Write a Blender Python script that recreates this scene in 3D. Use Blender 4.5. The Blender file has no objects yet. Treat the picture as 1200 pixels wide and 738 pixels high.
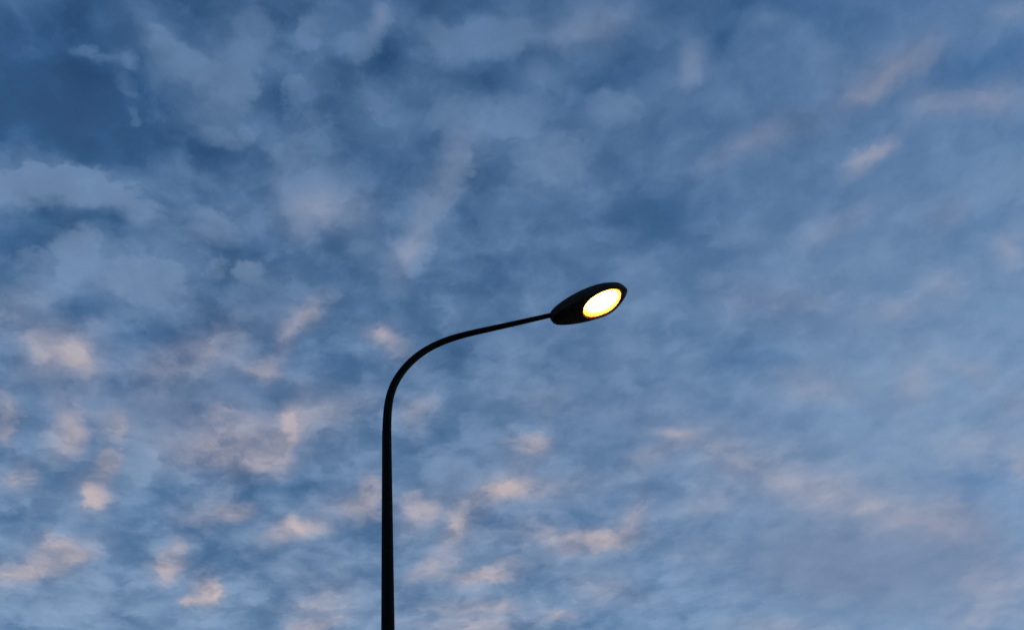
import bpy, bmesh, math, random
from mathutils import Vector, Matrix
R = math.radians
scene = bpy.context.scene
col = scene.collection
random.seed(4)

# ------------------------------------------------------------------ helpers
def material(name):
    m = bpy.data.materials.new(name); m.use_nodes = True
    return m, m.node_tree, m.node_tree.nodes['Principled BSDF']

def link(name, bm, mat, parent=None, smooth=40):
    me = bpy.data.meshes.new(name)
    bmesh.ops.recalc_face_normals(bm, faces=bm.faces)
    bm.to_mesh(me); bm.free()
    for p in me.polygons: p.use_smooth = True
    me.set_sharp_from_angle(angle=R(smooth))
    me.materials.append(mat)
    o = bpy.data.objects.new(name, me); col.objects.link(o)
    if parent: o.parent = parent
    return o

def tube(bm, pts, radii, side, n=40, cap=True):
    """Round tube along pts (all in one vertical plane whose normal is side)."""
    rings = []
    for i, p in enumerate(pts):
        a = pts[max(i-1, 0)]; b = pts[min(i+1, len(pts)-1)]
        t = (b-a).normalized(); nrm = side.cross(t).normalized()
        rings.append([bm.verts.new(p + radii[i]*(math.cos(2*math.pi*k/n)*side + math.sin(2*math.pi*k/n)*nrm)) for k in range(n)])
    for r0, r1 in zip(rings, rings[1:]):
        for k in range(n):
            bm.faces.new((r0[k], r0[(k+1) % n], r1[(k+1) % n], r1[k]))
    if cap:
        bm.faces.new(rings[0][::-1]); bm.faces.new(rings[-1])
    return rings

# ------------------------------------------------------------------ materials
def paint(name, base, rough, bump=.02):
    m, nt, b = material(name); N = nt.nodes; L = nt.links
    tc = N.new('ShaderNodeTexCoord')
    n1 = N.new('ShaderNodeTexNoise'); n1.inputs['Scale'].default_value = 9; n1.inputs['Detail'].default_value = 6
    L.new(tc.outputs['Object'], n1.inputs['Vector'])
    cr = N.new('ShaderNodeValToRGB')
    cr.color_ramp.elements[0].position = .3; cr.color_ramp.elements[1].position = .75
    cr.color_ramp.elements[0].color = (*[c*.75 for c in base], 1); cr.color_ramp.elements[1].color = (*[c*1.25 for c in base], 1)
    L.new(n1.outputs['Fac'], cr.inputs['Fac']); L.new(cr.outputs['Color'], b.inputs['Base Color'])
    mr = N.new('ShaderNodeMapRange'); mr.inputs['To Min'].default_value = rough-.08; mr.inputs['To Max'].default_value = rough+.12
    L.new(n1.outputs['Fac'], mr.inputs['Value']); L.new(mr.outputs['Result'], b.inputs['Roughness'])
    n2 = N.new('ShaderNodeTexNoise'); n2.inputs['Scale'].default_value = 160; n2.inputs['Detail'].default_value = 3
    L.new(tc.outputs['Object'], n2.inputs['Vector'])
    bp = N.new('ShaderNodeBump'); bp.inputs['Strength'].default_value = bump; bp.inputs['Distance'].default_value = .002
    L.new(n2.outputs['Fac'], bp.inputs['Height']); L.new(bp.outputs['Normal'], b.inputs['Normal'])
    b.inputs['Specular IOR Level'].default_value = .06
    return m

pole_paint = paint('dark_pole_paint', (.0035, .0038, .0042), .65)
head_paint = paint('dark_housing_paint', (.028, .025, .024), .65)

reflector_mat, nt, b = material('white_reflector')
b.inputs['Base Color'].default_value = (.12, .115, .1, 1); b.inputs['Roughness'].default_value = .35

LAMP = (1.0, .40, .062)                        # sodium light
bulb_mat, nt, b = material('frosted_sodium_bulb')
b.inputs['Base Color'].default_value = (.8, .5, .2, 1)
b.inputs['Emission Color'].default_value = (*LAMP, 1); b.inputs['Emission Strength'].default_value = 18

glass_mat, nt, b = material('frosted_lamp_glass')
out = nt.nodes['Material Output']
tr = nt.nodes.new('ShaderNodeBsdfTranslucent'); tr.inputs['Color'].default_value = (.9, .66, .34, 1)
gl = nt.nodes.new('ShaderNodeBsdfGlossy'); gl.inputs['Roughness'].default_value = .25
rf = nt.nodes.new('ShaderNodeBsdfRefraction'); rf.inputs['IOR'].default_value = 1.12; rf.inputs['Roughness'].default_value = .75
rf.inputs['Color'].default_value = (.95, .92, .82, 1)
m1 = nt.nodes.new('ShaderNodeMixShader'); m1.inputs[0].default_value = .72
nt.links.new(tr.outputs[0], m1.inputs[1]); nt.links.new(rf.outputs[0], m1.inputs[2])
mx = nt.nodes.new('ShaderNodeMixShader'); mx.inputs[0].default_value = .04
nt.links.new(m1.outputs[0], mx.inputs[1]); nt.links.new(gl.outputs[0], mx.inputs[2])
nt.links.new(mx.outputs[0], out.inputs['Surface'])

ground_mat, nt, b = material('asphalt')
N, L = nt.nodes, nt.links
tc = N.new('ShaderNodeTexCoord')
n1 = N.new('ShaderNodeTexNoise'); n1.inputs['Scale'].default_value = .35; n1.inputs['Detail'].default_value = 8
n2 = N.new('ShaderNodeTexNoise'); n2.inputs['Scale'].default_value = 70; n2.inputs['Detail'].default_value = 4
for n in (n1, n2): L.new(tc.outputs['Object'], n.inputs['Vector'])
mxn = N.new('ShaderNodeMath'); mxn.operation = 'MULTIPLY'
L.new(n1.outputs['Fac'], mxn.inputs[0]); L.new(n2.outputs['Fac'], mxn.inputs[1])
cr = N.new('ShaderNodeValToRGB')
cr.color_ramp.elements[0].position = .12; cr.color_ramp.elements[1].position = .45
cr.color_ramp.elements[0].color = (.028, .028, .029, 1); cr.color_ramp.elements[1].color = (.07, .068, .065, 1)
L.new(mxn.outputs[0], cr.inputs['Fac']); L.new(cr.outputs['Color'], b.inputs['Base Color'])
b.inputs['Roughness'].default_value = .9
bp = N.new('ShaderNodeBump'); bp.inputs['Strength'].default_value = .4; bp.inputs['Distance'].default_value = .01
L.new(n2.outputs['Fac'], bp.inputs['Height']); L.new(bp.outputs['Normal'], b.inputs['Normal'])

# ------------------------------------------------------------------ ground
bm = bmesh.new()
S = 3000
bm.faces.new([bm.verts.new(v) for v in ((-S, -S, 0), (S, -S, 0), (S, S, 0), (-S, S, 0))])
g = link('ground', bm, ground_mat); g['kind'] = 'structure'

# ------------------------------------------------------------------ street lamp
BASE = Vector((-1.3561517, 8.28980413, 0))
AZ = R(10)                                     # the arm swings 10 degrees away from the viewer
lamp = bpy.data.objects.new('street_lamp', None); col.objects.link(lamp)
lamp.location = BASE; lamp.rotation_euler = (0, 0, AZ)
lamp['label'] = 'tall dark street lamp with curved arm and glowing orange head against cloudy sky'
lamp['category'] = 'street lamp'
# below: the lamp's own frame, x along the arm, y away from the viewer, z up

# smooth centre line of the bend and arm: (reach, height)
CL = [(0,8.2),(0,8.4),(.001,8.508),(.004,8.617),(.009,8.728),(.020,8.840),(.040,8.954),(.072,9.070),(.119,9.178),(.178,9.282),(.250,9.383),(.333,9.480),(.425,9.563),
      (.518,9.629),(.620,9.687),(.749,9.744),(.890,9.795),(1.079,9.851),(1.398,9.948),(1.804,10.075),(1.88,10.099)]
pts = [Vector((s, 0, z)) for s, z in CL]
dense = []
for i in range(len(pts)-1):
    p0, p1, p2, p3 = pts[max(i-1, 0)], pts[i], pts[i+1], pts[min(i+2, len(pts)-1)]
    n = max(2, int((p2-p1).length/.02))
    for k in range(n):
        t = k/n
        dense.append(.5*((2*p1)+(p2-p0)*t+(2*p0-5*p1+4*p2-p3)*t*t+(3*p1-p0-3*p2+p3)*t**3))
dense.append(pts[-1])
for _ in range(60):
    dense = [dense[0]] + [(a+2*b_+c)/4 for a, b_, c in zip(dense, dense[1:], dense[2:])] + [dense[-1]]
Z_JOIN = 8.45
dense = [Vector((0, 0, Z_JOIN))] + [p for p in dense if p.z > Z_JOIN+.015]
arc = [0]
for a, b_ in zip(dense, dense[1:]): arc.append(arc[-1]+(b_-a).length)
RJ, RT = .0445, .0265
side = Vector((0, 1, 0))

bm = bmesh.new()                               # tapered shaft on its base flange
bmax = .0885
zs = [.03, .8, 1.6, 2.4, 3.2, 4, 4.8, 5.6, 6.3, 7, 7.7, Z_JOIN-.004]
tube(bm, [Vector((0, 0, z)) for z in zs], [RJ+.001+(bmax-RJ)*((Z_JOIN-z)/Z_JOIN) for z in zs], side, 48)
tube(bm, [Vector((0, 0, 0)), Vector((0, 0, .03))], [.2, .2], side, 48)
link('pole', bm, pole_paint, lamp)

bm = bmesh.new()
tube(bm, dense, [RJ+(RT-RJ)*min(1, a/arc[-1]) for a in arc], side, 40)
link('arm', bm, pole_paint, lamp)

# head frame: u along the head, v towards the viewer, w up
TILT = R(22.9)
A = Vector((1.8044, 0, 10.0779))
U = Vector((math.cos(TILT), 0, math.sin(TILT))); V = Vector((0, -1, 0)); W = Vector((-math.sin(TILT), 0, math.cos(TILT)))
def P(u, v, w):                                # the nose sweeps up slightly
    n = max(0, (u-.74)/.25)
    return A + (u+.022*n*n)*U + v*V + (w+.042*n*n)*W
STN = [(-.006,.035,.035,.03),(.0,.055,.045,.038),(.015,.075,.056,.043),(.05,.1,.072,.048),(.1,.125,.09,.05),(.2,.16,.117,.052),(.32,.19,.139,.052),
       (.44,.212,.153,.05),(.56,.224,.157,.047),(.68,.226,.147,.045),(.78,.208,.129,.042),(.86,.172,.119,.038),(.92,.116,.117,.034),(.962,.062,.113,.028),
       (.984,.032,.1,.018),(.994,.012,.07,.008)]
def stations(m=4):
    """Catmull-Rom between the measured stations."""
    o = []
    for i in range(len(STN)-1):
        q = [STN[max(i-1, 0)], STN[i], STN[i+1], STN[min(i+2, len(STN)-1)]]
        for k in range(m):
            t = k/m
            o.append(tuple(.5*(2*b_+(c-a)*t+(2*a-5*b_+4*c-d)*t*t+(3*b_-a-3*c+d)*t**3) for a, b_, c, d in zip(*q)))
    o.append(STN[-1]); return o
ST = stations()
W0 = -.03
GU, GL, GW, GP = .64, .252, .194, 2.15
def se(x, p): return math.copysign(abs(x)**(2/p), x)
def ell(k, n, s=1.0): 
    t = 2*math.pi*k/n
    return GU+GL*s*se(math.cos(t), GP), GW*s*se(math.sin(t), GP)

bm = bmesh.new()
NT, NB = 32, 8
rows = []
for u, hw, ht, hb in ST:
    row = []
    for k in range(NB, 0, -1):                 # lower side, viewer side, from the rim up
        t = math.pi/2*k/NB
        row.append(bm.verts.new(P(u, hw*(.95+.05*se(math.cos(t), 2.4)), W0-hb*se(math.sin(t), 2.4))))
    for k in range(NT+1):                      # the domed top
        t = math.pi*k/NT
        row.append(bm.verts.new(P(u, hw*se(math.cos(t), 2.3), W0+ht*se(math.sin(t), 2.3))))
    for k in range(1, NB+1):
        t = math.pi/2*k/NB
        row.append(bm.verts.new(P(u, -hw*(.95+.05*se(math.cos(t), 2.4)), W0-hb*se(math.sin(t), 2.4))))
    rows.append(row)
for r0, r1 in zip(rows, rows[1:]):
    for k in range(len(r0)-1): bm.faces.new((r0[k], r0[k+1], r1[k+1], r1[k]))
bm.faces.new(rows[0]); bm.faces.new(rows[-1][::-1])
rim = [r[0] for r in rows] + [r[-1] for r in rows[::-1]]
NE = 72
def rimw(u):
    for a, b_ in zip(ST, ST[1:]):
        if a[0] <= u <= b_[0]:
            t = (u-a[0])/(b_[0]-a[0]); return W0-(a[3]+(b_[3]-a[3])*t)
    return W0-.04
hole = [bm.verts.new(P(*ell(k, NE, 1.045), rimw(ell(k, NE, 1.045)[0])+.001)) for k in range(NE)]
edges = []
for loop in (rim, hole):
    for i in range(len(loop)):
        a, b_ = loop[i], loop[(i+1) % len(loop)]
        e = bm.edges.get((a, b_)) or bm.edges.new((a, b_)); edges.append(e)
bmesh.ops.triangle_fill(bm, use_beauty=True, use_dissolve=False, edges=edges)
lip = [bm.verts.new(P(*ell(k, NE, .972), -.05)) for k in range(NE)]  # sloping bezel round the glass
for i in range(NE):
    j = (i+1) % NE; bm.faces.new((hole[i], hole[j], lip[j], lip[i]))
head = link('lamp_head', bm, head_paint, lamp, 45)

bm = bmesh.new()                               # reflector bowl above the opening
prev = None
for i in range(9):
    s = math.cos(i/8*math.pi/2*.94); w = -.046+.13*math.sin(i/8*math.pi/2*.94)
    ring = [bm.verts.new(P(*ell(k, NE, .97*s), w)) for k in range(NE)]
    if prev:
        for k in range(NE): bm.faces.new((prev[k], prev[(k+1) % NE], ring[(k+1) % NE], ring[k]))
    prev = ring
bm.faces.new(prev)
link('reflector', bm, reflector_mat, head)

bm = bmesh.new()                               # frosted elliptical bulb lying along the head
rg = []
for i in range(17):
    a = math.pi*(i+.25)/16.5
    x, r = -.215*math.cos(a), max(.004, .085*math.sin(a))
    rg.append([bm.verts.new(P(GU+.005+x, 1.78*r*math.cos(2*math.pi*k/24), -.022+.42*r*math.sin(2*math.pi*k/24))) for k in range(24)])
for r0, r1 in zip(rg, rg[1:]):
    for k in range(24): bm.faces.new((r0[k], r0[(k+1) % 24], r1[(k+1) % 24], r1[k]))
bm.faces.new(rg[0][::-1]); bm.faces.new(rg[-1])
link('bulb', bm, bulb_mat, head)

bm = bmesh.new()                               # bulged glass
prev = None
for i in range(11):
    a = i/10*math.pi/2*.97
    ring = [bm.verts.new(P(*ell(k, NE, .98*math.cos(a)), -.058-.038*math.sin(a))) for k in range(NE)]
    if prev:
        for k in range(NE): bm.faces.new((prev[k], prev[(k+1) % NE], ring[(k+1) % NE], ring[k]))
    prev = ring
bm.faces.new(prev)
link('lamp_glass', bm, glass_mat, head)

# ------------------------------------------------------------------ sky
# Cloud deck patches: centre (x/z, y/z on the deck above the viewer), half length, half width, heading, amount
CLOUD = [
    (-0.51,0.719,0.0656,0.0324,-159,0.7), (-0.433,0.746,0.0683,0.0225,-136,0.6), (-0.503,0.823,0.0444,0.0281,118,0.55), (-0.571,0.874,0.0552,0.0446,146,0.35),
    (-0.331,0.807,0.0461,0.0263,144,0.5), (-0.446,0.863,0.0487,0.0382,174,0.55), (-0.396,0.896,0.0461,0.0342,-179,0.4), (-0.308,0.873,0.0225,0.018,113,0.5),
    (-0.288,0.907,0.0552,0.046,113,0.3), (-0.358,0.563,0.0128,0.0102,-128,0.55), (-0.364,0.592,0.0216,0.0135,-123,0.5), (-0.373,0.638,0.013,0.0084,-85,0.45),
    (-0.389,0.558,0.0256,0.0101,-161,0.4), (-0.308,0.573,0.0581,0.0293,-114,0.6), (-0.262,0.608,0.0448,0.0338,-111,0.7), (-0.294,0.666,0.0398,0.0285,-180,0.45),
    (-0.223,0.564,0.0378,0.026,96,0.45), (-0.163,0.562,0.0369,0.0151,119,0.5), (-0.187,0.641,0.0448,0.0231,104,0.4), (-0.209,0.74,0.0626,0.05,-178,0.4),
    (-0.336,0.729,0.0407,0.0215,-136,0.35), (-0.116,0.576,0.0289,0.0244,120,0.55), (-0.099,0.549,0.0208,0.0118,109,0.5), (-0.045,0.582,0.0347,0.0158,115,0.6),
    (-0,0.592,0.0482,0.0276,176,0.5), (0.035,0.593,0.0397,0.0275,-170,0.4), (0.071,0.651,0.0221,0.0157,-167,0.45), (0.114,0.602,0.0545,0.028,178,0.45),
    (0.219,0.661,0.0304,0.0217,78,0.4), (0.139,0.707,0.0393,0.0205,178,0.55), (-0.028,0.68,0.0363,0.0305,103,0.45), (-0.126,0.655,0.0366,0.0307,105,0.4),
    (0.026,0.702,0.0439,0.0346,140,0.35), (0.069,0.764,0.0487,0.0394,136,0.35), (-0.054,0.77,0.0556,0.0226,120,0.5), (-0.107,0.862,0.0521,0.0212,115,0.4),
    (-0.185,0.79,0.0604,0.038,143,0.45), (-0.163,0.857,0.0379,0.0284,102,0.35), (0.559,0.641,0.0306,0.0201,173,0.45), (0.302,0.623,0.0317,0.0196,-164,0.4),
    (0.37,0.663,0.0232,0.0142,-162,0.4), (0.506,1.192,0.1257,0.0767,-157,0.35), (-0.555,1.203,0.0554,0.0255,110,0.4), (0.629,1.823,0.1084,0.0256,84,0.35),
    (0.293,0.903,0.0404,0.0319,-141,0.25), (0.613,0.872,0.05,0.0337,-140,0.3), (-0.704,1.272,0.0804,0.0469,163,0.3), (-0.759,1.524,0.0933,0.0646,-174,0.3),
    (-0.023,1.131,0.0859,0.0483,100,0.3), (0.133,1.024,0.0688,0.0465,-163,0.15), (-0.081,1.336,0.1275,0.077,93,0.25), (-0.43,0.596,0.1077,0.0666,180,-0.85),
    (-0.418,0.677,0.1124,0.049,-160,-0.6), (-0.428,0.514,0.0889,0.0331,-175,-0.4), (-0.282,0.544,0.0241,0.0196,-130,-0.35), (-0.216,0.648,0.031,0.0231,-126,-0.45),
    (-0.341,0.616,0.0426,0.0122,66,-0.35), (-0.094,0.599,0.028,0.0122,100,-0.45), (-0.01,0.559,0.0328,0.015,165,-0.4), (0.021,0.646,0.0561,0.0211,176,-0.4),
    (0.125,0.683,0.0571,0.0222,158,-0.4), (0.258,0.641,0.0541,0.021,126,-0.35), (0.328,0.613,0.0778,0.0196,-171,-0.35), (0.546,0.71,0.0562,0.0307,176,-0.35),
    (-0.131,0.736,0.0588,0.0284,-172,-0.35), (0.198,0.888,0.1068,0.0566,-167,-0.12), (0.012,0.858,0.0825,0.0533,-168,-0.12), (0.332,1.146,0.061,0.0397,180,-0.4),
    (0.477,1.16,0.0463,0.0268,-160,-0.35), (-0.516,0.895,0.041,0.0205,145,-0.45), (-0.427,0.946,0.0645,0.0228,-171,-0.45), (-0.481,0.997,0.0651,0.0356,112,-0.3),
    (-0.553,0.767,0.0412,0.0313,166,-0.4), (-0.446,0.785,0.0381,0.0153,-173,-0.4), (-0.586,1.337,0.1736,0.0661,-169,-0.35), (-0.66,1.521,0.0802,0.0513,-171,-0.15),
    (-0.013,1.468,0.0909,0.0571,147,-0.3), (0.695,1.516,0.0821,0.0721,145,-0.35), (-0.449,1.261,0.1454,0.0409,-169,-0.3), (-0.266,1.052,0.0557,0.0415,-172,-0.25),
    (0.218,0.85,0.0632,0.0386,-165,-0.2), (-0.272,0.839,0.0398,0.0187,-172,-0.35), (0.531,1.197,0.648,0.3813,69,0.28),
]
LIT = [
    (-0.099,0.549,0.0189,0.0084,109,0.35), (0.114,0.602,0.0439,0.024,178,0.3), (0.221,0.666,0.0261,0.0182,79,0.28), (-0.049,0.768,0.053,0.0165,121,0.38),
    (-0.106,0.869,0.0497,0.016,116,0.38), (-0.218,0.803,0.0335,0.0305,172,0.35), (-0.181,0.794,0.0391,0.0316,-175,0.2), (0.441,0.688,0.0498,0.0288,150,0.52),
    (0.412,0.713,0.0212,0.0195,150,0.28), (0.315,0.775,0.0734,0.0216,156,0.35), (0.439,0.815,0.0267,0.0148,138,0.45), (0.498,0.754,0.0346,0.0227,-163,0.32),
    (0.566,0.757,0.0333,0.0213,-171,0.35), (0.559,0.641,0.0254,0.0157,171,0.21), (0.547,0.932,0.0343,0.0218,62,0.21), (0.661,1.005,0.0395,0.0189,69,0.32),
    (0.577,1.046,0.0349,0.0206,-157,0.24), (0.416,0.916,0.0444,0.0179,154,0.21), (0.359,1.041,0.0734,0.04,-164,0.21), (0.515,1.084,0.0376,0.021,171,0.28),
    (0.427,1.225,0.0677,0.0326,-164,0.24), (0.565,1.24,0.0562,0.0247,89,0.28), (0.639,1.22,0.0567,0.0161,-129,0.28), (0.73,1.305,0.031,0.026,62,0.24),
    (-0.576,0.97,0.0569,0.0358,151,0.65), (-0.557,0.991,0.0333,0.0244,123,0.35), (-0.693,1.078,0.0453,0.0138,114,0.7), (-0.623,1.113,0.0592,0.0262,113,0.7),
    (-0.553,1.113,0.0368,0.0242,115,0.45), (-0.716,1.203,0.0369,0.0246,121,0.45), (-0.595,1.199,0.0329,0.0153,120,0.8), (-0.631,1.251,0.0377,0.0256,117,0.85),
    (-0.775,1.406,0.1015,0.0368,158,0.65), (-0.728,1.376,0.039,0.0268,147,0.4), (-0.399,0.979,0.0744,0.0332,158,0.5), (-0.434,1.025,0.0715,0.0401,169,0.35),
    (-0.415,1.172,0.0933,0.0526,-171,0.5), (-0.333,1.174,0.063,0.0202,111,0.6), (-0.454,1.191,0.0634,0.0346,-171,0.4), (-0.392,1.236,0.0635,0.0373,148,0.45),
    (-0.267,0.963,0.0386,0.0176,140,0.6), (-0.342,1.052,0.0269,0.0247,167,0.55), (-0.297,1.001,0.0344,0.0153,114,0.4), (-0.181,1.008,0.0208,0.0174,-170,0.8),
    (-0.158,1.032,0.0339,0.0193,-135,0.35), (-0.271,1.158,0.0702,0.0364,154,0.4), (-0.45,1.352,0.0231,0.0218,163,0.7), (-0.496,1.347,0.0493,0.0445,125,0.3),
    (-0.379,1.428,0.0489,0.0256,160,0.75), (-0.591,1.472,0.0371,0.0249,136,0.7), (-0.568,1.439,0.0433,0.0181,108,0.35), (-0.551,1.551,0.0523,0.019,106,0.9),
    (-0.585,1.576,0.0214,0.0164,111,0.7), (-0.39,1.632,0.0878,0.0498,117,0.4), (-0.401,1.696,0.0542,0.021,162,0.65), (-0.256,1.35,0.0614,0.019,113,0.6),
    (-0.282,1.372,0.0439,0.0354,-166,0.35), (-0.147,1.17,0.0383,0.0201,109,0.45), (-0.182,1.409,0.0537,0.0343,109,0.5), (-0.053,1.385,0.0502,0.0278,133,0.7),
    (-0.114,1.458,0.0483,0.0253,112,0.8), (-0.027,1.384,0.0344,0.0264,169,0.4), (-0.004,1.282,0.0374,0.0294,133,0.65), (0.013,1.388,0.0712,0.0398,173,0.35),
    (-0.178,1.551,0.0711,0.0242,147,0.45), (-0.091,1.592,0.0657,0.0287,-172,0.65), (-0.141,1.685,0.0805,0.0389,-165,0.5), (-0.074,1.715,0.0366,0.0225,-162,0.35),
    (-0.128,1.768,0.1016,0.0354,-165,0.5), (0.105,1.542,0.059,0.0376,168,0.75), (0.154,1.494,0.0719,0.0251,105,0.45), (0.018,1.518,0.0766,0.0434,-164,0.4),
    (0.026,1.76,0.0396,0.0328,-135,0.45), (0.112,1.698,0.0835,0.0381,-127,0.3), (0.224,1.292,0.0327,0.0152,-157,0.52), (0.194,1.338,0.0539,0.027,137,0.35),
    (0.303,1.363,0.1126,0.0374,-129,0.28), (0.408,1.44,0.1607,0.0662,-141,0.28), (0.529,1.525,0.1419,0.053,-149,0.28), (0.641,1.607,0.1151,0.0617,-158,0.24),
    (0.698,1.405,0.0862,0.0686,-154,0.21), (0.774,1.464,0.0445,0.0181,71,0.35), (0.841,1.843,0.0908,0.0761,83,0.28), (0.837,1.965,0.1213,0.0648,-154,0.24),
    (0.438,1.911,0.1095,0.037,-164,0.28), (0.268,1.475,0.0545,0.0445,100,0.21), (0.033,1.178,0.0387,0.0343,54,0.15), (0.251,1.594,0.0605,0.0371,-159,0.1),
    (0.123,0.617,0.0226,0.012,-170,0.25), (-0.611,0.896,0.0429,0.034,158,0.3),
]
SHADE = [
    (0.461,1.681,0.2407,0.1336,-158,0.6), (0.759,1.684,0.1272,0.0711,64,0.55), (-0.136,1.386,0.0755,0.0445,95,0.6), (-0.468,1.081,0.1057,0.0589,-172,0.6),
    (0.129,1.206,0.1495,0.0774,-166,0.3), (-0.605,1.021,0.0604,0.0393,-178,0.5), (-0.004,1.343,0.0399,0.0331,-151,0.4), (0.098,1.417,0.0838,0.0649,-152,0.25),
    (-0.404,1.501,0.1621,0.0744,-168,0.3), (-0.281,1.119,0.0776,0.0473,150,0.35), (-0.402,1.133,0.0687,0.0254,-170,0.3), (0.312,1.024,0.0706,0.0452,-160,0.25),
    (0.097,1.084,0.0706,0.0494,-162,0.25), (0.242,0.937,0.0619,0.0503,57,0.3), (0.649,1.822,0.2945,0.1528,-157,0.45), (0.505,1.455,0.3243,0.1172,-150,0.2),
    (0.706,1.642,0.1705,0.0556,69,0.3),
]
HEADS_GREY = [
    (4.91,-31.6,25.3,16.9,6.65,3.74,0.8), (26.2,-21.6,27.7,19.9,17.3,-3.87,0.5), (31.2,-20.5,28.6,21.2,20.2,-6.79,0.45),
    (20,-15.2,22.5,26.6,23,-5.37,0.55), (18.2,-41.1,43.6,47.9,25.9,5.31,0.35), (3.91,-23.2,22.1,21.9,7.21,3.45,0.55),
    (15.7,-35.4,37.4,35.6,15.9,0.527,0.4), (29.4,-38.4,43.4,66.8,38,-10,0.4), (27.5,-23.6,28.1,23.7,18.4,-6.85,0.5),
    (-14.6,-49.8,39.1,55.5,-0.567,17.6,0.5), (79.2,39.8,5.69,-37.6,103,-71.6,0.22), (22.3,51.5,-22.6,-105,15.8,-47.3,0.28),
    (43.2,67.1,-26.8,-116,39,-68,0.25), (11.7,-84.2,51.9,44.4,16,8.36,0.35), (31.8,13.7,-0.0048,-7.83,21.3,-15.1,0.55),
    (32.3,-20.6,22,16.3,18.8,-5.9,0.45), (2.89,46.2,-30.4,-33.9,-4.1,-6.66,0.35), (41.4,3.81,6.93,2.06,35.2,-19.5,0.4),
    (-69.5,-26.5,3.49,11.3,-32.4,20.1,0.45), (-70.7,-27.2,3.27,13.5,-36.5,26,0.4), (40.7,7.57,0.553,-5.79,42,-25.2,0.5),
    (83.3,14.6,0.208,-7.11,52.9,-29.6,0.35), (50.6,-8.93,7.66,7.17,27.7,-16,0.45), (-40.4,-4.42,2.54,5.3,-38.5,23,0.45),
    (37.6,3.41,-3.08,-4.91,35.7,-21.3,0.4), (-5.01,34.3,-23.8,-38.1,-4.87,1.7,0.4), (45.9,20,-13,-10.6,16.4,-13.1,0.45),
    (47.9,21,-13.4,-15.6,22.3,-21.3,0.35), (-20.2,-14.3,7.17,20.3,-18.9,19.3,0.35), (8.08,-55.8,38,33.2,0.652,-5.06,0.28),
    (43.6,5.65,-13.1,-11.4,33.2,-19.6,0.22), (-36.8,10.1,-1.93,-4.65,-17.3,11,0.3), (41.1,8.95,12,1.99,24.4,-28.4,0.4),
    (-2.12,-31.8,24.3,23.5,-1.93,-0.166,0.3), (17.4,33.8,-24.1,-24.6,9.04,-5.75,0.3), (-21.2,-11.3,3.93,7.89,-11.7,10.3,0.3),
]
HEADS_LIT = [
    (9.64,-20,24.8,21.1,10.8,1.7,0.5), (44.6,5.31,19.9,7.95,26.7,-21.8,0.3), (78.9,32.8,19.2,-4.81,25.3,-30.6,0.45),
    (32.8,12.3,6.65,-4.72,24.5,-30.3,0.5), (40.4,30.9,-12.1,-30.4,19,-38.1,0.35), (6.66,-33,44.3,43.2,17.4,9.92,0.4),
    (50.8,-0.307,30.3,24.9,44.5,-38.4,0.5), (-32.3,17.9,-42.9,-33.9,-25.5,10.6,0.55), (21.6,-18.6,41.5,21.3,13,-2.33,0.45),
    (-6.51,29.1,-46.4,-17.8,-7.16,-4.09,0.35), (63.7,14.9,3.9,-3.15,16.3,-20.3,0.5), (-10.9,21,-29.7,-16.5,-6.27,0.821,0.3),
    (19.1,-37.8,50.8,45.2,17.9,-1.64,0.3), (12.8,-21.4,38,64.9,26.5,-1.46,0.35), (-66.2,-20.6,-9.16,5.55,-24.7,39.7,0.4),
    (47.2,13.3,5.2,-4.11,17.8,-29.9,0.5), (-100,-29.5,-12.2,7.77,-33.3,56.9,0.4), (-3.07,-34.2,47.4,26.8,3.35,5.37,0.4),
    (38.4,6.93,0.309,-3.6,17.4,-24.4,0.45), (26.8,-19.1,31.4,25.3,13.1,-13.8,0.35), (-19.1,-15,19.5,29.2,-11.9,20.5,0.5),
    (-13.2,-34.1,46.6,21.8,-2.58,4.58,0.45), (6.45,-32.9,41.9,30.5,2.34,-2.92,0.4), (-5.77,26.6,-40.4,-18.7,-0.575,2.65,0.35),
    (-8.48,37.7,-60.8,-18.3,-1.86,1.29,0.4), (-73.3,-32.8,19.9,24.1,-31.3,35.8,0.4), (50.7,-41.7,53.5,26.5,17.9,-10.2,0.35),
    (-3.63,-47.7,48.7,42.2,5.48,8.66,0.35), (17.5,29.7,-28.4,-18.3,11.3,0.281,0.25), (-4.84,-69.6,58.9,35.7,-10.1,-7.42,0.3),
    (18.9,-55.8,31.8,33,-2.17,-16.4,0.2),
]

world = bpy.data.worlds.new('World'); scene.world = world; world.use_nodes = True
nt = world.node_tree; N, L = nt.nodes, nt.links
N.clear()
def plug(sock, v):
    if v is None: return
    if isinstance(v, bpy.types.NodeSocket): L.new(v, sock)
    else: sock.default_value = v
def mth(op, a, b=None, c=None, clamp=False):
    n = N.new('ShaderNodeMath'); n.operation = op; n.use_clamp = clamp
    for s, v in zip(n.inputs, (a, b, c)): plug(s, v)
    return n.outputs[0]
def vec(op, a, b=None, scale=None):
    n = N.new('ShaderNodeVectorMath'); n.operation = op
    plug(n.inputs[0], a); plug(n.inputs[1], b)
    if scale is not None: plug(n.inputs['Scale'], scale)
    return n.outputs['Value' if op in ('LENGTH', 'DOT_PRODUCT') else 'Vector']
def noise(v, scale, detail=3, rough=.5, dist=0):
    n = N.new('ShaderNodeTexNoise'); plug(n.inputs['Vector'], v)
    n.inputs['Scale'].default_value = scale; n.inputs['Detail'].default_value = detail
    n.inputs['Roughness'].default_value = rough; n.inputs['Distortion'].default_value = dist
    return n.outputs
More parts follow.
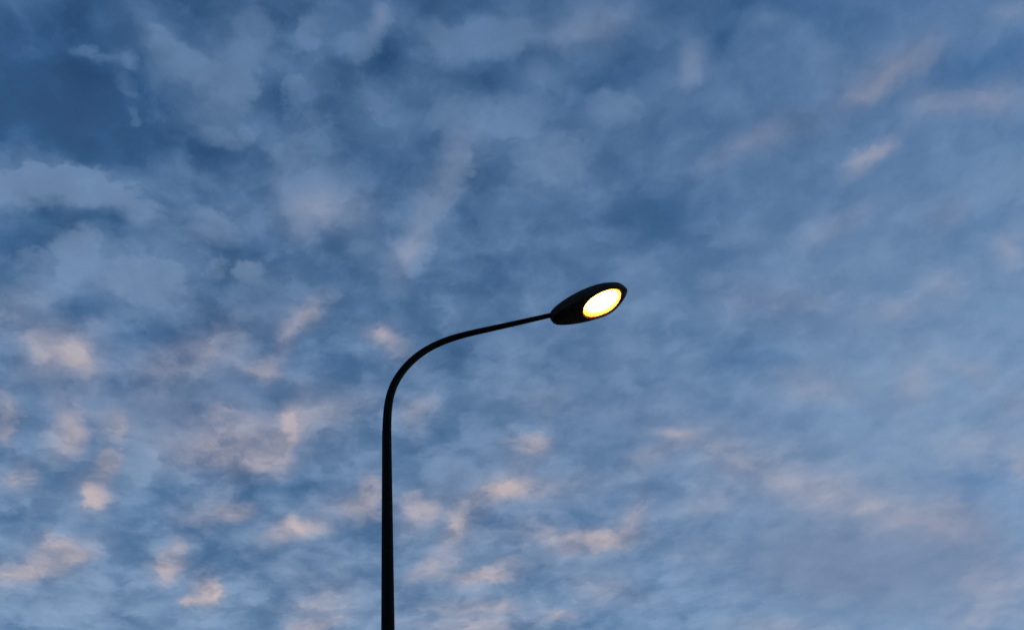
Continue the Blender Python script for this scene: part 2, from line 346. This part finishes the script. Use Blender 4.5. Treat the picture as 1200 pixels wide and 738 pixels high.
def ramp(x, a, b, lo=0, hi=1, kind='SMOOTHSTEP'):
    n = N.new('ShaderNodeMapRange'); n.interpolation_type = kind
    plug(n.inputs['Value'], x)
    for k, v in (('From Min', a), ('From Max', b), ('To Min', lo), ('To Max', hi)): plug(n.inputs[k], v)
    return n.outputs['Result']
def mix(f, a, b, mode='MIX'):
    n = N.new('ShaderNodeMix'); n.data_type = 'RGBA'; n.blend_type = mode; n.clamp_factor = True
    ins = [s for s in n.inputs if s.enabled]
    plug(ins[0], f); plug(ins[1], a); plug(ins[2], b)
    return [o for o in n.outputs if o.enabled][0]
def srgb(r, g, b):
    f = lambda c: c/12.92 if c <= .04045 else ((c+.055)/1.055)**2.4
    return tuple(f(c/255) for c in (r, g, b)) + (1,)

STRENGTH = .15
EXPOSURE = .7
def rad(r, g, b):                              # what a cloud of this display colour radiates, before the background strength
    return tuple(c/STRENGTH/2**EXPOSURE for c in srgb(r, g, b)[:3]) + (1,)

tc = N.new('ShaderNodeTexCoord')
d = tc.outputs['Generated']
sp = N.new('ShaderNodeSeparateXYZ'); L.new(d, sp.inputs[0])
zc = mth('MAXIMUM', sp.outputs[2], .08)
cb = N.new('ShaderNodeCombineXYZ')
L.new(mth('DIVIDE', sp.outputs[0], zc), cb.inputs[0]); L.new(mth('DIVIDE', sp.outputs[1], zc), cb.inputs[1])
deck = cb.outputs[0]

def centred(o): return vec('SUBTRACT', o['Color'], (.5, .5, .5))
SUN_EL, SUN_ROT = R(4.5), R(78)
skyn = N.new('ShaderNodeTexSky'); skyn.sky_type = 'NISHITA'; skyn.sun_disc = False
skyn.sun_elevation = SUN_EL; skyn.sun_rotation = SUN_ROT; skyn.ozone_density = 3.6
sky = mix(1.0, skyn.outputs[0], (1.04, 1.14, 1.16, 1), 'MULTIPLY')

# wind and turbulence bend every patch: three sizes of swirl
w1 = centred(noise(deck, 4.5, 2)); w2 = centred(noise(deck, 13, 3)); w3 = centred(noise(deck, 42, 3))
bent = vec('ADD', deck, vec('SCALE', w1, None, .06))
bent = vec('ADD', bent, vec('SCALE', w2, None, .04))
bent = vec('ADD', bent, vec('SCALE', w3, None, .009))
crisp = vec('ADD', deck, vec('SCALE', w1, None, .03))
crisp = vec('ADD', crisp, vec('SCALE', w2, None, .035))
crisp = vec('ADD', crisp, vec('SCALE', w3, None, .026))
crisp = vec('ADD', crisp, vec('SCALE', centred(noise(deck, 95, 3)), None, .016))
bent1 = vec('ADD', bent, (0, 0, 1)); crisp1 = vec('ADD', crisp, (0, 0, 1))

def patch_group(name, front):
    """One cloud patch as a node group: elliptical frame from two vectors, amount added to a running total."""
    global N, L
    g = bpy.data.node_groups.new(name, 'ShaderNodeTree')
    for nm, ty in (('p', 'Vector'), ('along', 'Vector'), ('across', 'Vector'), ('amount', 'Float'), ('total', 'Float')):
        g.interface.new_socket(nm, in_out='INPUT', socket_type='NodeSocket'+ty)
    g.interface.new_socket('sum', in_out='OUTPUT', socket_type='NodeSocketFloat')
    keep = N, L
    N, L = g.nodes, g.links
    gi = N.new('NodeGroupInput').outputs; go = N.new('NodeGroupOutput').inputs
    u = vec('DOT_PRODUCT', gi[0], gi[1]); v = vec('DOT_PRODUCT', gi[0], gi[2])
    r2 = mth('MULTIPLY_ADD', u, u, mth('MULTIPLY', v, v))
    if front: q = mth('MULTIPLY', ramp(r2, 1.7, .15), ramp(u, -.9, 1.0, 0, 1, 'LINEAR'))
    else: q = mth('POWER', .06, r2)
    L.new(mth('MULTIPLY_ADD', q, gi[3], gi[4]), go[0])
    N, L = keep
    return g
SOFT, HEAD = patch_group('soft_patch', False), patch_group('heaped_head', True)
def gather(group, p, rows):
    total = None
    for along, across, amt in rows:
        n = N.new('ShaderNodeGroup'); n.node_tree = group
        L.new(p, n.inputs[0]); n.inputs[1].default_value = along; n.inputs[2].default_value = across
        n.inputs[3].default_value = amt; n.inputs[4].default_value = 0
        if total is not None: L.new(total, n.inputs[4])
        total = n.outputs[0]
    return total
def patches(lst, grow):
    rows = []
    for x, y, a, b, h, amt in lst:
        a *= grow; b *= grow; ch, sh = math.cos(R(h)), math.sin(R(h))
        rows.append(((ch/a, sh/a, -(x*ch+y*sh)/a), (-sh/b, ch/b, (x*sh-y*ch)/b), amt))
    return gather(SOFT, bent1, rows)
def heads(lst): return gather(HEAD, crisp1, [(r[0:3], r[3:6], r[6]) for r in lst])
def puffs(v, scale, smooth):                   # rounded heads with creases between them
    n = N.new('ShaderNodeTexVoronoi'); n.feature = 'SMOOTH_F1'; n.voronoi_dimensions = '2D'
    plug(n.inputs['Vector'], v); n.inputs['Scale'].default_value = scale; n.inputs['Smoothness'].default_value = smooth
    return mth('SUBTRACT', 1, n.outputs['Distance'])
billow = noise(bent, 11, 5, .55)['Fac']
head_ = puffs(vec('ADD', deck, vec('SCALE', w2, None, .055)), 11.5, .7)
small = puffs(vec('ADD', vec('ADD', deck, vec('SCALE', w2, None, .03)), vec('SCALE', w3, None, .02)), 29, .6)
fine = noise(vec('ADD', deck, vec('SCALE', w2, None, .05)), 30, 6, .6)['Fac']
clump = ramp(noise(crisp, 15, 4, .5)['Fac'], .42, .62)
clump2 = ramp(noise(vec('ADD', crisp, (3.1, 1.7, 0)), 27, 4, .55)['Fac'], .44, .64)
broad = noise(deck, 2.3, 3, .5)['Fac']
def dev(x, k, mid=.5): return mth('MULTIPLY_ADD', x, k, -mid*k)

texture = mth('ADD', mth('ADD', dev(billow, 1.6), dev(fine, .5)), mth('ADD', dev(head_, 1.3, .62), dev(small, .42, .62)))
calm = ramp(mth('ADD', sp.outputs[0], dev(broad, .5)), -.15, .3, 1, .6)   # the deck is smoother to the right
texture = mth('ADD', mth('MULTIPLY', texture, .8), mth('ADD', dev(clump, .34), dev(clump2, .24)))
texture = mth('MULTIPLY', texture, calm)
thick = mth('ADD', mth('ADD', patches(CLOUD, 1.6), .26), mth('MULTIPLY', heads(HEADS_GREY), 1.85))
thick = mth('ADD', thick, mth('MULTIPLY', texture, .56))
thick = mth('ADD', thick, dev(broad, .6))
up = ramp(sp.outputs[2], .5, .86, 0, 1, 'LINEAR')
thick = mth('ADD', thick, ramp(up, 0, 1, .36, -.02, 'LINEAR'))
cover = ramp(thick, -.42, 1.25)

lit = mth('ADD', patches(LIT, 1.65), heads(HEADS_LIT))
lit = mth('MULTIPLY', lit, mth('ADD', .72, mth('MULTIPLY', texture, .6)))
glow = ramp(lit, 0, .9, 0, 1, 'LINEAR')
shade = patches(SHADE, 1.7)
shade = ramp(mth('ADD', shade, mth('MULTIPLY', texture, .25)), .05, .9)

up = ramp(sp.outputs[2], .5, .86, 0, 1, 'LINEAR')
grey = mix(up, rad(140, 164, 193), rad(101, 130, 168))
warm = mix(up, rad(199, 182, 182), rad(140, 150, 173))
dim = mix(up, rad(116, 132, 163), rad(84, 106, 144))
deep = mix(up, rad(90, 135, 176), rad(34, 60, 102))      # thinner, bluer air where no cloud brightens it
c = mix(mth('MULTIPLY', ramp(thick, .2, -1.0), ramp(up, 0, 1, .3, .85, 'LINEAR')), sky, deep)
c = mix(mth('MULTIPLY', cover, .8), c, grey)
c = mix(mth('MULTIPLY', shade, .68), c, dim)
c = mix(mth('MULTIPLY', glow, .96), c, warm)
c = mix(1.0, c, mth('MULTIPLY_ADD', texture, .17, 1.0), 'MULTIPLY')
haze = mix(.5, sky, rad(150, 165, 188))                  # towards the horizon the deck melts into pale air
final = mix(ramp(sp.outputs[2], .12, .38), haze, c)

bg = N.new('ShaderNodeBackground'); bg.inputs['Strength'].default_value = STRENGTH
L.new(final, bg.inputs['Color'])
wo = N.new('ShaderNodeOutputWorld'); L.new(bg.outputs[0], wo.inputs['Surface'])
world.cycles.sampling_method = 'MANUAL'; world.cycles.sample_map_resolution = 256

# ------------------------------------------------------------------ sun, just above the horizon
sd = bpy.data.lights.new('sun', 'SUN'); sd.energy = .03; sd.angle = R(.5); sd.color = (1, .72, .55)
so = bpy.data.objects.new('sun', sd); col.objects.link(so)
sv = Vector((math.sin(SUN_ROT)*math.cos(SUN_EL), math.cos(SUN_ROT)*math.cos(SUN_EL), math.sin(SUN_EL)))
so.rotation_euler = sv.to_track_quat('Z', 'Y').to_euler(); so.location = (0, 0, 30)

# ------------------------------------------------------------------ camera
cd = bpy.data.cameras.new('camera'); cd.sensor_width = 36; cd.lens = 1285/1200*36; cd.clip_end = 10000; cd.clip_start = .05
cam = bpy.data.objects.new('camera', cd); col.objects.link(cam); scene.camera = cam
rl, pt = R(-6.95), R(45)
r0 = Vector((1, 0, 0)); fw = Vector((0, math.cos(pt), math.sin(pt))); u0 = r0.cross(fw)
rx = math.cos(rl)*r0+math.sin(rl)*u0; ux = -math.sin(rl)*r0+math.cos(rl)*u0
cam.matrix_world = Matrix(((rx.x, ux.x, -fw.x, 0), (rx.y, ux.y, -fw.y, 0), (rx.z, ux.z, -fw.z, 1.55), (0, 0, 0, 1)))

scene.view_settings.view_transform = 'Standard'; scene.view_settings.look = 'None'
scene.view_settings.exposure = EXPOSURE; scene.view_settings.gamma = 1
scene.view_settings.use_curve_mapping = False
scene.cycles.use_adaptive_sampling = True; scene.cycles.adaptive_threshold = .012; scene.cycles.adaptive_min_samples = 8
scene.cycles.caustics_refractive = False; scene.cycles.caustics_reflective = False
scene.cycles.sample_clamp_indirect = 20
